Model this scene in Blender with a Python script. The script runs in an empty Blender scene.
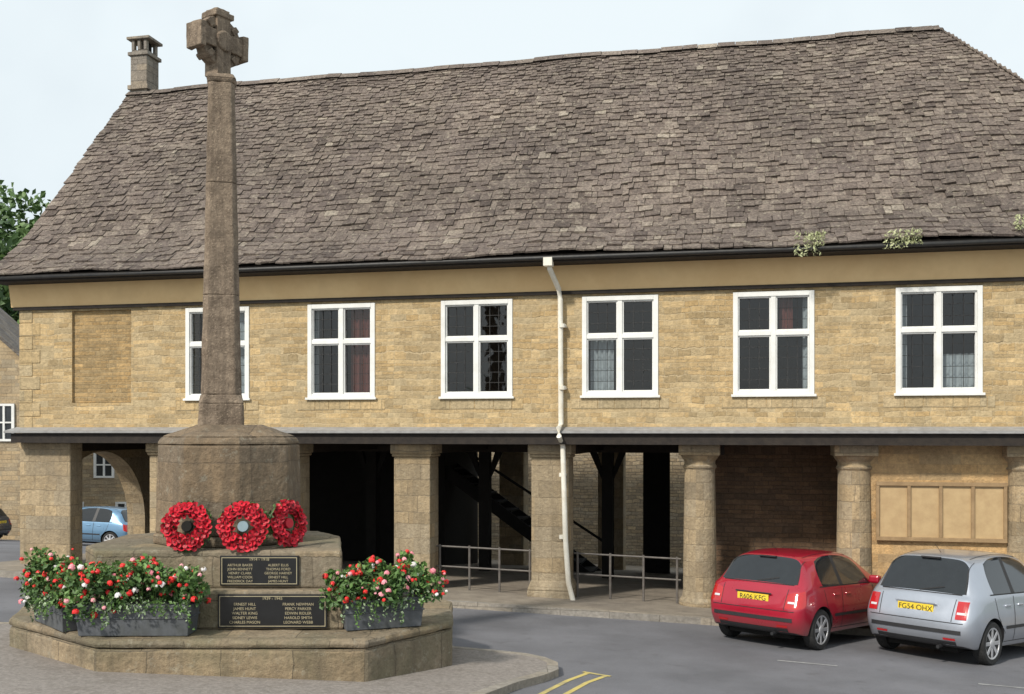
import bpy, bmesh, math, random
from mathutils import Vector, Matrix
from mathutils.bvhtree import BVHTree
random.seed(7)
R=random.random
def U(a,b): return a+(b-a)*random.random()
scene=bpy.context.scene
COL=scene.collection

# ------------------------------------------------------------ terrain
def gz(X,Y):
    Xc=max(-45,min(30,X)); Yc=max(-30,min(95,Y))
    return -.27-.0388*(Xc-3.15)-.05*(Yc-17.7)-.06*max(0,Yc-24)

# ------------------------------------------------------------ materials
def newmat(name):
    m=bpy.data.materials.new(name); m.use_nodes=True
    nt=m.node_tree; nt.nodes.clear()
    out=nt.nodes.new('ShaderNodeOutputMaterial'); b=nt.nodes.new('ShaderNodeBsdfPrincipled')
    nt.links.new(b.outputs[0],out.inputs[0])
    return m,nt,b
def c4(c): return (c[0],c[1],c[2],1)
def mixc(nt,fac,a,b,bt='MIX'):
    n=nt.nodes.new('ShaderNodeMix'); n.data_type='RGBA'; n.blend_type=bt
    for s,v in ((0,fac),(6,a),(7,b)):
        if isinstance(v,bpy.types.NodeSocket): nt.links.new(v,n.inputs[s])
        elif isinstance(v,(int,float)): n.inputs[s].default_value=v
        else: n.inputs[s].default_value=c4(v)
    return n.outputs[2]
def ramp(nt,fac,stops):
    r=nt.nodes.new('ShaderNodeValToRGB'); e=r.color_ramp.elements
    while len(e)<len(stops): e.new(.5)
    for i,(p,c) in enumerate(stops):
        e[i].position=p; e[i].color=c4(c) if not isinstance(c,(int,float)) else (c,c,c,1)
    nt.links.new(fac,r.inputs[0]); return r.outputs[0]
def noise(nt,vec,scale,detail=5,rough=.6):
    n=nt.nodes.new('ShaderNodeTexNoise'); n.inputs['Scale'].default_value=scale; n.inputs['Detail'].default_value=detail; n.inputs['Roughness'].default_value=rough
    if vec: nt.links.new(vec,n.inputs['Vector'])
    return n
def bump(nt,b,h,strength=.5,dist=.02,prev=None):
    n=nt.nodes.new('ShaderNodeBump'); n.inputs['Strength'].default_value=strength; n.inputs['Distance'].default_value=dist
    nt.links.new(h,n.inputs['Height'])
    if prev: nt.links.new(prev,n.inputs['Normal'])
    nt.links.new(n.outputs[0],b.inputs['Normal']); return n.outputs[0]
def math_(nt,op,a,b,c=None):
    n=nt.nodes.new('ShaderNodeMath'); n.operation=op
    for i,v in enumerate((a,b,c)):
        if v is None: continue
        if isinstance(v,bpy.types.NodeSocket): nt.links.new(v,n.inputs[i])
        else: n.inputs[i].default_value=v
    return n.outputs[0]

def masonry(name,c1,c2,cm,bw=.32,bh=.12,mortar=.012,distort=.03,stain=.45,stcol=(.16,.13,.09),bstr=.7,vary=1.0,streak=.35,lichen=0):
    m,nt,b=newmat(name)
    tc=nt.nodes.new('ShaderNodeTexCoord'); uv=tc.outputs['UV']; ob=tc.outputs['Object']
    sp=nt.nodes.new('ShaderNodeSeparateXYZ'); nt.links.new(uv,sp.inputs[0])
    n1=nt.nodes.new('ShaderNodeTexNoise'); n1.noise_dimensions='1D'; n1.inputs['Scale'].default_value=.28/bh; n1.inputs['Detail'].default_value=1; nt.links.new(sp.outputs[1],n1.inputs['W'])
    yy=math_(nt,'MULTIPLY_ADD',n1.outputs['Fac'],bh*1.9*vary,sp.outputs[1])
    cb=nt.nodes.new('ShaderNodeCombineXYZ'); nt.links.new(sp.outputs[0],cb.inputs[0]); nt.links.new(yy,cb.inputs[1])
    nd=noise(nt,ob,2.2,3)
    sub=nt.nodes.new('ShaderNodeVectorMath'); sub.operation='SUBTRACT'; nt.links.new(nd.outputs['Color'],sub.inputs[0]); sub.inputs[1].default_value=(.5,.5,.5)
    sc=nt.nodes.new('ShaderNodeVectorMath'); sc.operation='SCALE'; nt.links.new(sub.outputs[0],sc.inputs[0]); sc.inputs['Scale'].default_value=distort*3
    ad=nt.nodes.new('ShaderNodeVectorMath'); ad.operation='ADD'; nt.links.new(cb.outputs[0],ad.inputs[0]); nt.links.new(sc.outputs[0],ad.inputs[1])
    nh=noise(nt,ob,17,3); sub2=nt.nodes.new('ShaderNodeVectorMath'); sub2.operation='SUBTRACT'; nt.links.new(nh.outputs['Color'],sub2.inputs[0]); sub2.inputs[1].default_value=(.5,.5,.5)
    sc2=nt.nodes.new('ShaderNodeVectorMath'); sc2.operation='SCALE'; nt.links.new(sub2.outputs[0],sc2.inputs[0]); sc2.inputs['Scale'].default_value=distort*1.0
    ad2=nt.nodes.new('ShaderNodeVectorMath'); ad2.operation='ADD'; nt.links.new(ad.outputs[0],ad2.inputs[0]); nt.links.new(sc2.outputs[0],ad2.inputs[1])
    def brick(w,h,mo,off=.5,sq=1.0,fr=2):
        t=nt.nodes.new('ShaderNodeTexBrick'); nt.links.new(ad2.outputs[0],t.inputs['Vector'])
        t.inputs['Scale'].default_value=1; t.inputs['Brick Width'].default_value=w; t.inputs['Row Height'].default_value=h
        t.inputs['Mortar Size'].default_value=mo; t.inputs['Mortar Smooth'].default_value=.5; t.inputs['Bias'].default_value=0
        t.inputs['Color1'].default_value=(0,0,0,1); t.inputs['Color2'].default_value=(1,1,1,1); t.inputs['Mortar'].default_value=(.5,.5,.5,1)
        t.offset=off; t.squash=sq; t.squash_frequency=fr; return t
    t=brick(bw,bh,mortar,.5,1.45,3)
    t2=brick(bw*1.9,bh,mortar*.4,.37,.7,2)
    col=mixc(nt,t.outputs['Color'],c1,c2)
    warm=mixc(nt,t2.outputs['Color'],(.78,.81,.88),(1.18,1.09,.97))
    col=mixc(nt,.85,col,warm,'MULTIPLY')
    nf=noise(nt,ob,14,6,.7); nfr=ramp(nt,nf.outputs['Fac'],[(.3,.66),(.7,1.28)])
    col=mixc(nt,.9,col,nfr,'MULTIPLY')
    nl=noise(nt,ob,.9,5,.65); nlr=ramp(nt,nl.outputs['Fac'],[(.45,0),(.72,stain)])
    col=mixc(nt,nlr,col,stcol)
    mp=nt.nodes.new('ShaderNodeMapping'); mp.inputs['Scale'].default_value=(3.2,3.2,.35); nt.links.new(ob,mp.inputs[0])
    nv=noise(nt,mp.outputs[0],1.3,5,.7); nvr=ramp(nt,nv.outputs['Fac'],[(.47,0),(.70,streak)]); col=mixc(nt,nvr,col,tuple(x*.58 for x in c2))
    ns=noise(nt,ob,45,3,.7); nsr=ramp(nt,ns.outputs['Fac'],[(.58,0),(.68,.5)])
    col=mixc(nt,nsr,col,(c1[0]*.4,c1[1]*.4,c1[2]*.42))
    if lichen:
        nk=noise(nt,ob,9,5,.75); nkr=ramp(nt,nk.outputs['Fac'],[(.57,0),(.66,lichen)]); col=mixc(nt,nkr,col,(.36,.34,.27))
    col=mixc(nt,math_(nt,'MULTIPLY',t.outputs['Fac'],.8),col,cm)
    nt.links.new(col,b.inputs['Base Color']); b.inputs['Roughness'].default_value=.92
    inv=math_(nt,'MULTIPLY_ADD',t.outputs['Fac'],-1,1)
    p=bump(nt,b,inv,bstr,.02); p=bump(nt,b,t.outputs['Color'],.35,.02,p); bump(nt,b,nf.outputs['Fac'],.8,.04,p)
    return m
def rough(name,c1,c2,scale=6,rgh=.9,bs=.4,c3=None,metal=0,bd=.02,f=(.35,.65),streak=0,speck=0):
    m,nt,b=newmat(name); tc=nt.nodes.new('ShaderNodeTexCoord'); ob=tc.outputs['Object']
    n=noise(nt,ob,scale,7,.65); col=ramp(nt,n.outputs['Fac'],[(f[0],c1),(f[1],c2)])
    if c3:
        n2=noise(nt,ob,scale*.22,5,.7); fr=ramp(nt,n2.outputs['Fac'],[(.5,0),(.66,.75)]); col=mixc(nt,fr,col,c3)
    if streak:
        mp=nt.nodes.new('ShaderNodeMapping'); mp.inputs['Scale'].default_value=(7,7,.5); nt.links.new(ob,mp.inputs[0])
        nv=noise(nt,mp.outputs[0],1.3,5,.7); nvr=ramp(nt,nv.outputs['Fac'],[(.45,0),(.68,streak)]); col=mixc(nt,nvr,col,tuple(x*.5 for x in c1))
    if speck:
        ns=noise(nt,ob,38,3,.7); nsr=ramp(nt,ns.outputs['Fac'],[(.58,0),(.66,speck)]); col=mixc(nt,nsr,col,tuple(min(1,x*1.45) for x in c2))
        ns=noise(nt,ob,29,3,.7); nsr=ramp(nt,ns.outputs['Fac'],[(.60,0),(.68,speck)]); col=mixc(nt,nsr,col,tuple(x*.5 for x in c1))
    nt.links.new(col,b.inputs['Base Color']); b.inputs['Roughness'].default_value=rgh; b.inputs['Metallic'].default_value=metal
    if bs: 
        n3=noise(nt,ob,scale*4,6,.7); bump(nt,b,n3.outputs['Fac'],bs,bd)
    return m
def plain(name,c,rgh=.5,metal=0,coat=0):
    m,nt,b=newmat(name); tc=nt.nodes.new('ShaderNodeTexCoord')
    n=noise(nt,tc.outputs['Object'],9,4); col=ramp(nt,n.outputs['Fac'],[(.3,tuple(x*.86 for x in c)),(.7,tuple(min(1,x*1.08) for x in c))])
    nt.links.new(col,b.inputs['Base Color']); b.inputs['Roughness'].default_value=rgh; b.inputs['Metallic'].default_value=metal
    b.inputs['Coat Weight'].default_value=coat; b.inputs['Coat Roughness'].default_value=.04
    return m
def leafmat(name,c1,c2,rgh=.6):
    m,nt,b=newmat(name); at=nt.nodes.new('ShaderNodeAttribute'); at.attribute_name='tint'
    col=mixc(nt,at.outputs['Fac'],c1,c2); nt.links.new(col,b.inputs['Base Color']); b.inputs['Roughness'].default_value=rgh
    return m

M={}
M['wall']=masonry('upper_wall_stone',(.60,.465,.265),(.42,.305,.155),(.52,.41,.25),.24,.088,.008,.028,.45,(.38,.285,.165),.6,1.0,.32)
M['wall2']=masonry('infill_stone',(.46,.325,.16),(.35,.24,.11),(.36,.27,.15),.19,.065,.008,.02,.3,(.3,.22,.12))
M['ashlar']=masonry('pier_ashlar',(.45,.36,.235),(.31,.245,.155),(.24,.19,.125),.50,.27,.008,.024,.6,(.21,.17,.12),.5,.6,.55,.3)
M['rubble']=masonry('yard_wall_stone',(.50,.42,.30),(.33,.27,.19),(.18,.15,.11),.26,.10,.014,.035,.4,(.3,.25,.18))
M['quoin']=masonry('quoin_stone',(.56,.44,.26),(.44,.34,.19),(.36,.29,.18),.42,.27,.006,.01,.3,(.35,.28,.18))
M['monu']=masonry('memorial_limestone',(.235,.18,.12),(.17,.13,.088),(.105,.08,.055),.75,.46,.005,.02,.9,(.105,.082,.058),.4,.3,.8,.35)
M['monu2']=rough('memorial_shaft_stone',(.165,.123,.088),(.31,.24,.175),9,.95,.9,(.145,.11,.082),0,.025,(.35,.65),.7,.55)
M['step']=masonry('memorial_step_stone',(.31,.25,.17),(.21,.17,.115),(.11,.09,.062),.75,.42,.007,.03,.9,(.145,.135,.08),.6,.3,.7,.4)
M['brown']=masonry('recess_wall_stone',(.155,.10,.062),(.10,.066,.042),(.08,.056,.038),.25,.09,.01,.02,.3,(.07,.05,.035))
M['tan']=masonry('panelled_wall_stone',(.56,.39,.20),(.46,.31,.155),(.40,.28,.15),.5,.14,.004,.01,.3,(.38,.27,.15),.3)
M['plaster']=rough('plaster_band',(.84,.60,.315),(.76,.52,.26),1.5,.9,.15,(.68,.47,.24))
M['lead']=rough('lead_ledge',(.24,.235,.23),(.34,.335,.33),8,.7,.2)
M['timberdk']=rough('dark_timber',(.014,.010,.008),(.030,.022,.016),9,.8,.4)
M['black']=rough('black_and_shade',(.004,.0035,.003),(.008,.007,.006),4,.95,.2)  # near-black imitates deep arcade shade on partitions, posts, stair; plain black elsewhere
M['iron']=rough('black_iron',(.02,.02,.022),(.035,.033,.03),12,.5,.2)
M['white']=rough('white_painted_timber',(.72,.72,.69),(.82,.82,.80),4,.55,.1,(.66,.655,.62))
M['pipe']=rough('cream_pipe',(.74,.70,.60),(.82,.79,.71),7,.6,.2,(.62,.55,.44))
M['tanboard']=rough('tan_board',(.50,.36,.19),(.42,.29,.15),5,.6,.1)
M['floor']=rough('arcade_flagstones',(.20,.17,.135),(.29,.25,.20),3,.9,.3,(.14,.12,.1),0,.02,(.35,.65),0,.3)
def roofmat():
    m,nt,b=newmat('stone_slates'); tc=nt.nodes.new('ShaderNodeTexCoord'); ob=tc.outputs['Object']
    at=nt.nodes.new('ShaderNodeAttribute'); at.attribute_name='tint'
    col=ramp(nt,at.outputs['Fac'],[(0,(.085,.064,.053)),(.4,(.165,.130,.108)),(.8,(.23,.187,.153)),(1,(.35,.30,.24))])
    n=noise(nt,ob,.6,5,.7); f=ramp(nt,n.outputs['Fac'],[(.42,0),(.7,.6)]); col=mixc(nt,f,col,(.135,.106,.097))
    n5=noise(nt,ob,.33,4,.7); f5=ramp(nt,n5.outputs['Fac'],[(.40,.82),(.66,1.22)]); col=mixc(nt,1.0,col,f5,'MULTIPLY')
    n2=noise(nt,ob,19,6,.8); f2=ramp(nt,n2.outputs['Fac'],[(.36,.42),(.62,1.45)]); col=mixc(nt,.95,col,f2,'MULTIPLY')
    n3=noise(nt,ob,11,5,.75); f3=ramp(nt,n3.outputs['Fac'],[(.56,0),(.66,.75)]); col=mixc(nt,f3,col,(.38,.335,.26))
    n4=noise(nt,ob,8.3,5,.75); f4=ramp(nt,n4.outputs['Fac'],[(.58,0),(.68,.7)]); col=mixc(nt,f4,col,(.05,.042,.038))
    nt.links.new(col,b.inputs['Base Color']); b.inputs['Roughness'].default_value=.95
    bump(nt,b,n2.outputs['Fac'],.9,.04); return m
M['roof']=roofmat()
def glassmat(name,fac=.14,tint=(.55,.6,.62)):
    m=bpy.data.materials.new(name); m.use_nodes=True; nt=m.node_tree; nt.nodes.clear()
    out=nt.nodes.new('ShaderNodeOutputMaterial'); mx=nt.nodes.new('ShaderNodeMixShader')
    tr=nt.nodes.new('ShaderNodeBsdfTransparent'); tr.inputs[0].default_value=c4(tint)
    gl=nt.nodes.new('ShaderNodeBsdfGlossy'); gl.inputs['Roughness'].default_value=.03
    tc=nt.nodes.new('ShaderNodeTexCoord'); n=noise(nt,tc.outputs['Object'],2.5,2); bp=nt.nodes.new('ShaderNodeBump'); bp.inputs['Strength'].default_value=.12; bp.inputs['Distance'].default_value=.05
    nt.links.new(n.outputs['Fac'],bp.inputs['Height']); nt.links.new(bp.outputs[0],gl.inputs['Normal'])
    mx.inputs[0].default_value=fac; nt.links.new(tr.outputs[0],mx.inputs[1]); nt.links.new(gl.outputs[0],mx.inputs[2]); nt.links.new(mx.outputs[0],out.inputs[0]); return m
M['glass']=glassmat('window_glass',.075)
M['curtain']=rough('net_curtain',(.60,.60,.60),(.75,.75,.75),12,.9,.2)
M['curtred']=rough('red_curtain',(.25,.07,.05),(.33,.10,.07),12,.9,.2)
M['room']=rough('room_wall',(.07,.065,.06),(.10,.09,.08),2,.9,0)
def asphalt():
    m,nt,b=newmat('asphalt'); tc=nt.nodes.new('ShaderNodeTexCoord'); ob=tc.outputs['Object']
    n=noise(nt,ob,90,4,.8); col=ramp(nt,n.outputs['Fac'],[(.3,(.10,.101,.112)),(.7,(.18,.18,.195))])
    n2=noise(nt,ob,.55,6,.65); f=ramp(nt,n2.outputs['Fac'],[(.35,.80),(.65,1.20)]); col=mixc(nt,1.0,col,f,'MULTIPLY')
    n3=noise(nt,ob,3.1,4,.6); f3=ramp(nt,n3.outputs['Fac'],[(.60,0),(.70,.4)]); col=mixc(nt,f3,col,(.08,.079,.083))
    nt.links.new(col,b.inputs['Base Color']); b.inputs['Roughness'].default_value=.85; bump(nt,b,n.outputs['Fac'],.5,.01); return m
M['asphalt']=asphalt()
M['grass']=rough('grass',(.05,.09,.03),(.09,.13,.045),.6,.95,.3)
M['paving']=rough('paving',(.175,.155,.14),(.285,.255,.23),22,.9,.35,(.165,.145,.125),0,.01,(.35,.65),0,.35)
M['kerb']=masonry('kerb_stone',(.37,.335,.285),(.29,.265,.225),(.14,.125,.10),.8,.4,.008,.006,.6,(.20,.18,.15),.3,.1,.3)
M['yellow']=rough('yellow_line_paint',(.50,.40,.12),(.60,.49,.17),14,.7,.2,(.26,.24,.17))
M['whiteline']=rough('white_line_paint',(.25,.25,.25),(.40,.40,.39),18,.7,.2,(.17,.17,.17))
M['plaque']=plain('plaque_black',(.015,.016,.018),.25)
M['gold']=plain('plaque_lettering',(.40,.35,.23),.4)
M['planter']=rough('planter_lead_grey',(.075,.083,.095),(.12,.13,.145),6,.55,.15,(.06,.065,.06),0,.01,(.35,.65),.4)
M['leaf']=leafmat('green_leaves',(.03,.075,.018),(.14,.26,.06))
M['silverleaf']=leafmat('silver_leaves',(.14,.22,.11),(.34,.42,.27))
M['red']=leafmat('red_petals',(.50,.010,.014),(.88,.035,.03),.5)
M['pink']=leafmat('pink_petals',(.70,.14,.20),(.88,.42,.46),.5)
M['whitep']=leafmat('white_petals',(.65,.6,.6),(.85,.82,.8),.5)
M['poppy']=leafmat('poppy_red',(.30,.004,.014),(.66,.012,.035),.55)
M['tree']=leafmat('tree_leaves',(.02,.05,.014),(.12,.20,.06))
M['bark']=rough('bark',(.06,.045,.03),(.11,.085,.06),8,.95,.5)
M['slate']=masonry('house_slates',(.20,.18,.16),(.14,.125,.11),(.08,.07,.06),.3,.2,.01,.01,.3)
M['house']=masonry('house_stone',(.50,.40,.26),(.38,.29,.18),(.33,.26,.17),.4,.16,.012,.02,.3,(.3,.24,.16))
M['darkglass']=plain('dark_window',(.035,.04,.045),.08)

# ------------------------------------------------------------ mesh helpers
def empty(name,loc=(0,0,0),rz=0,parent=None):
    e=bpy.data.objects.new(name,None); e.location=loc; e.rotation_euler=(0,0,rz); COL.objects.link(e); e.empty_display_size=.2
    if parent: e.parent=parent
    return e
class MB:
    def __init__(s): s.v=[]; s.f=[]; s.m=[]; s.t=[]
    def add(s,vs,fs,mi=0,tint=None):
        o=len(s.v); s.v+= [tuple(p) for p in vs]; s.f+=[tuple(i+o for i in f) for f in fs]; s.m+=[mi]*len(fs)
        s.t+=[tint if tint is not None else .5]*len(vs)
    def box(s,x0,x1,y0,y1,z0,z1,mi=0,M4=None,jit=0):
        vs=[Vector((x,y,z)) for z in (z0,z1) for y in (y0,y1) for x in (x0,x1)]
        if jit: vs=[v+Vector((U(-jit,jit),U(-jit,jit),U(-jit,jit))) for v in vs]
        if M4: vs=[M4@v for v in vs]
        s.add(vs,[(0,2,3,1),(4,5,7,6),(0,1,5,4),(2,6,7,3),(0,4,6,2),(1,3,7,5)],mi)
    def prism(s,pts,z0,z1,mi=0,top=None):
        n=len(pts); tp=top or pts
        vs=[(p[0],p[1],z0) for p in pts]+[(p[0],p[1],z1) for p in tp]
        s.add(vs,[tuple(range(n-1,-1,-1)),tuple(range(n,2*n))]+[(i,(i+1)%n,n+(i+1)%n,n+i) for i in range(n)],mi)
    def lathe(s,cx,cy,prof,seg=24,mi=0,axis='z',M4=None):
        vs=[];fs=[]
        for r,z in prof:
            for i in range(seg):
                a=2*math.pi*i/seg; p=Vector((cx+r*math.cos(a),cy+r*math.sin(a),z))
                vs.append(M4@p if M4 else p)
        n=len(prof)
        for k in range(n-1):
            for i in range(seg):
                j=(i+1)%seg; fs.append((k*seg+i,k*seg+j,(k+1)*seg+j,(k+1)*seg+i))
        fs.append(tuple(range(seg-1,-1,-1))); fs.append(tuple((n-1)*seg+i for i in range(seg)))
        s.add(vs,fs,mi)
    def tube(s,pts,r,seg=8,mi=0):
        vs=[];fs=[];pts=[Vector(p) for p in pts]
        for k,p in enumerate(pts):
            d=(pts[min(k+1,len(pts)-1)]-pts[max(k-1,0)]).normalized()
            a=Vector((0,0,1)) if abs(d.z)<.9 else Vector((1,0,0)); u=d.cross(a).normalized(); w=d.cross(u)
            for i in range(seg):
                t=2*math.pi*i/seg; vs.append(p+(u*math.cos(t)+w*math.sin(t))*(r[k] if isinstance(r,list) else r))
        for k in range(len(pts)-1):
            for i in range(seg):
                j=(i+1)%seg; fs.append((k*seg+i,k*seg+j,(k+1)*seg+j,(k+1)*seg+i))
        fs.append(tuple(range(seg))); fs.append(tuple((len(pts)-1)*seg+i for i in range(seg)))
        s.add(vs,fs,mi)
    def obj(s,name,mats,parent=None,smooth=False,bevel=0,xf=None,fixn=True):
        me=bpy.data.meshes.new(name); vs=[xf(v) for v in s.v] if xf else s.v
        me.from_pydata([tuple(v) for v in vs],[],s.f); me.update()
        for m in (mats if isinstance(mats,list) else [mats]): me.materials.append(M[m] if isinstance(m,str) else m)
        me.polygons.foreach_set('material_index',s.m)
        a=me.color_attributes.new('tint','FLOAT_COLOR','POINT')
        a.data.foreach_set('color',[x for t in s.t for x in (t,t,t,1)])
        if fixn:
            bm=bmesh.new(); bm.from_mesh(me); bmesh.ops.recalc_face_normals(bm,faces=bm.faces); bm.to_mesh(me); bm.free()
        uv=me.uv_layers.new(name='UVMap'); V=me.vertices
        for p in me.polygons:
            n=p.normal; ax=max(range(3),key=lambda i:abs(n[i]))
            for li in p.loop_indices:
                c=V[me.loops[li].vertex_index].co
                if ax==2: q=(c.x,c.y)
                elif ax==1: q=(c.x,c.z)
                else: q=(c.y+.13,c.z)
                if ax<2 and abs(n[0])>.3 and abs(n[1])>.3: q=((c.x+c.y if n[0]*n[1]<0 else c.x-c.y)*.72,c.z)
                uv.data[li].uv=q
        if smooth: me.polygons.foreach_set('use_smooth',[True]*len(me.polygons))
        o=bpy.data.objects.new(name,me); COL.objects.link(o)
        if parent: o.parent=parent
        if bevel:
            b=o.modifiers.new('bv','BEVEL'); b.width=bevel; b.segments=2; b.limit_method='ANGLE'; b.angle_limit=math.radians(40)
        return o
def text(name,body,size,mat,parent,M4,align='CENTER',ext=.001,sp=1.0):
    cu=bpy.data.curves.new(name,'FONT'); cu.body=body; cu.size=size; cu.align_x=align; cu.align_y='CENTER'; cu.extrude=ext; cu.space_line=sp
    cu.materials.append(M[mat] if isinstance(mat,str) else mat)
    o=bpy.data.objects.new(name,cu); COL.objects.link(o); o.parent=parent; o.matrix_local=M4; return o
def erode(o,s=.03,size=.25,lvl=4):
    # weather-worn edges: subdivide and displace the real surface
    sub=o.modifiers.new('sub','SUBSURF'); sub.subdivision_type='SIMPLE'; sub.levels=lvl; sub.render_levels=lvl
    t=bpy.data.textures.new('erosion','CLOUDS'); t.noise_scale=size; t.noise_depth=4
    d=o.modifiers.new('disp','DISPLACE'); d.texture=t; d.strength=s; d.mid_level=.5; d.texture_coords='GLOBAL'

# ------------------------------------------------------------ ground sheet
xs=[-600,-300,-150,-90,-60]+[-45+3*i for i in range(26)]+[45,70,110,200,400,600]
ys=[-600,-300,-120,-60,-30]+[-24+3*i for i in range(40)]+[110,150,220,350,600]
g=MB(); nx=len(xs)
vs=[(x,y,gz(x,y)) for y in ys for x in xs]
for j in range(len(ys)-1):
    for i in range(nx-1):
        cx=(xs[i]+xs[i+1])/2; cy=(ys[j]+ys[j+1])/2
        mi=0 if (-46<cx<45 and -30<cy<80) else 1
        g.f.append((j*nx+i,j*nx+i+1,(j+1)*nx+i+1,(j+1)*nx+i)); g.m.append(mi)
g.v=vs; g.t=[.5]*len(vs)
g.obj('ground',['asphalt','grass'])

K=1.12; TH=math.atan(.22); ct,st=math.cos(TH),math.sin(TH)
BY=16.4*K
def F2W(u,v): return (u*ct+v*st, BY-u*st+v*ct)
def zb(z): return K*z-(K-1)*2.95
def bx(p): return (p[0]*K,p[1]*K,zb(p[2]))

def pave_strip(name,u0,u1,v0,v1,mats,h=.10,kerbw=.14):
    m=MB(); nu=int((u1-u0)/.9)+1; nv=max(2,int((v1-v0)/.9)+1)
    def pt(u,v,dz):
        X,Y=F2W(u,v); return (X,Y,gz(X,Y)+dz)
    for i in range(nu):
        for j in range(nv):
            a,b=u0+(u1-u0)*i/nu,u0+(u1-u0)*(i+1)/nu; c,d=v0+kerbw+(v1-v0-kerbw)*j/nv,v0+kerbw+(v1-v0-kerbw)*(j+1)/nv
            m.add([pt(a,c,h),pt(b,c,h),pt(b,d,h),pt(a,d,h)],[(0,1,2,3)],0)
        a,b=u0+(u1-u0)*i/nu,u0+(u1-u0)*(i+1)/nu
        m.add([pt(a,v0,-.1),pt(b,v0,-.1),pt(b,v0,h+.012),pt(a,v0,h+.012),pt(a,v0+kerbw,h+.012),pt(b,v0+kerbw,h+.012),pt(a,v0+kerbw,h-.05),pt(b,v0+kerbw,h-.05)],[(0,1,2,3),(3,2,5,4),(4,5,7,6)],1)
    for (a) in (u0,u1):
        m.add([pt(a,v0,-.1),pt(a,v1,-.1),pt(a,v1,h),pt(a,v0,h)],[(0,1,2,3)],1)
    return m.obj(name,mats,fixn=False)
pave_strip('pavement',-10.9,14.5,-1.55,14.4,['floor','kerb'])

isl=[(-.72,12.64),(-.25,12.50),(.18,12.33),(.40,12.12),(.54,11.80),(.53,11.36),(.34,10.97),(.07,10.58),(-.31,9.82),(-.8,8.9),(-1.3,7.2),(-1.6,5),(-2,0),(-3,-6),(-16,-6),(-16,11),(-12,11.6),(-9,12.3),(-7.2,13.0),(-5.5,13.5),(-1.7,13.3)]
def offs(poly,d):
    n=len(poly); out=[]
    for i in range(n):
        a=Vector(poly[i-1]);b=Vector(poly[i]);c=Vector(poly[(i+1)%n])
        n1=Vector((-(b-a).y,(b-a).x)).normalized(); n2=Vector((-(c-b).y,(c-b).x)).normalized()
        q=(n1+n2).normalized(); out.append(tuple(b+q*(d/max(.4,q.dot(n1)))))
    return out
area=sum(isl[i-1][0]*isl[i][1]-isl[i][0]*isl[i-1][1] for i in range(len(isl)))
sgn=1 if area>0 else -1
inn=offs(isl,.13*sgn)
m=MB(); n=len(isl); KH=.085
m.add([(p[0],p[1],gz(*p)+KH-.004) for p in inn],[tuple(range(n))],0)
for i in range(n):
    j=(i+1)%n; a,b,c,d=isl[i],isl[j],inn[j],inn[i]
    m.add([(a[0],a[1],gz(*a)-.1),(b[0],b[1],gz(*b)-.1),(b[0],b[1],gz(*b)+KH),(a[0],a[1],gz(*a)+KH),(c[0],c[1],gz(*c)+KH),(d[0],d[1],gz(*d)+KH),(c[0],c[1],gz(*c)+.02),(d[0],d[1],gz(*d)+.02)],[(0,1,2,3),(3,2,4,5),(5,4,6,7)],1)
m.obj('pavement',['paving','kerb'],fixn=False)

def line(m,pts,w,h=.004):
    P=[Vector(p) for p in pts]; L=[];Rr=[]
    for k,p in enumerate(P):
        d=(P[min(k+1,len(P)-1)]-P[max(k-1,0)]).normalized(); nn=Vector((-d.y,d.x))
        L.append(p+nn*w/2);Rr.append(p-nn*w/2)
    for k in range(len(P)-1):
        q=[L[k],L[k+1],Rr[k+1],Rr[k]]; m.add([(a.x,a.y,gz(a.x,a.y)+h) for a in q],[(0,1,2,3)],0)
m=MB()
line(m,[(1.08,11.50),(.83,11.07),(.57,10.44),(.30,9.78),(-.15,8.8),(-.65,7.1),(-1.0,5),(-1.4,0)],.06)
line(m,[(.88,11.62),(.62,11.14),(.36,10.52),(.07,9.80),(-.38,8.85),(-.88,7.15),(-1.2,5),(-1.6,0)],.06)
line(m,[(.83,11.68),(1.13,11.47)],.06,.006)
m.obj('road_marking','yellow',fixn=False)
m=MB()
line(m,[(3.45,13.0),(4.15,12.75)],.06); line(m,[(5.55,11.9),(6.6,11.55)],.06)
m.obj('road_marking','whiteline',fixn=False)

# ------------------------------------------------------------ MARKET HALL
hall=empty('market_hall',(0,BY,0),-TH)
WIN=[-5.29,-2.98,-.60,1.77,4.15,6.55,8.93]
hw=.61; wz0,wz1=3.49,5.10
uL,uR=-9.26,10.45; D=8.0
m=MB()
holes=sorted([(c-hw,c+hw) for c in WIN]+[(-8.18,-6.98)])
m.box(uL,uR,0,.45,2.95,3.44)
m.box(uL,uR,0,.45,5.11,5.65)
x=uL
for a,b in holes: m.box(x,a,0,.45,3.44,5.11); x=b
m.box(x,uR,0,.45,3.44,5.11)
for c in WIN: m.box(c-hw,c+hw,0,.45,3.44,3.49)
m.box(uL,uR,D-.45,D,2.95,5.65)
m.box(uR-.45,uR,.45,D-.45,2.95,5.65)
m.add([(uL,0,5.65),(uL,D,5.65),(uL,D/2,10.1),(uL+.45,0,5.65),(uL+.45,D,5.65),(uL+.45,D/2,10.1)],[(0,1,2),(3,5,4),(0,2,5,3),(2,1,4,5),(0,3,4,1)])
m.box(uL,uL+.45,.45,D-.45,2.95,5.65)
m.obj('upper_wall','wall',hall,xf=bx)
m=MB(); m.box(-8.18,-6.98,.05,.40,3.445,5.105); m.obj('blocked_window','wall2',hall,xf=bx)
m=MB(); z=2.955; k=0
while z<5.1:
    w=.42 if k%2 else .26
    m.box(uL-.012,uL+w,-.012,.3,z,z+.235,jit=.003); z+=.245; k+=1
m.obj('quoins','quoin',hall,xf=bx,bevel=.01)
m=MB()
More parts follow.
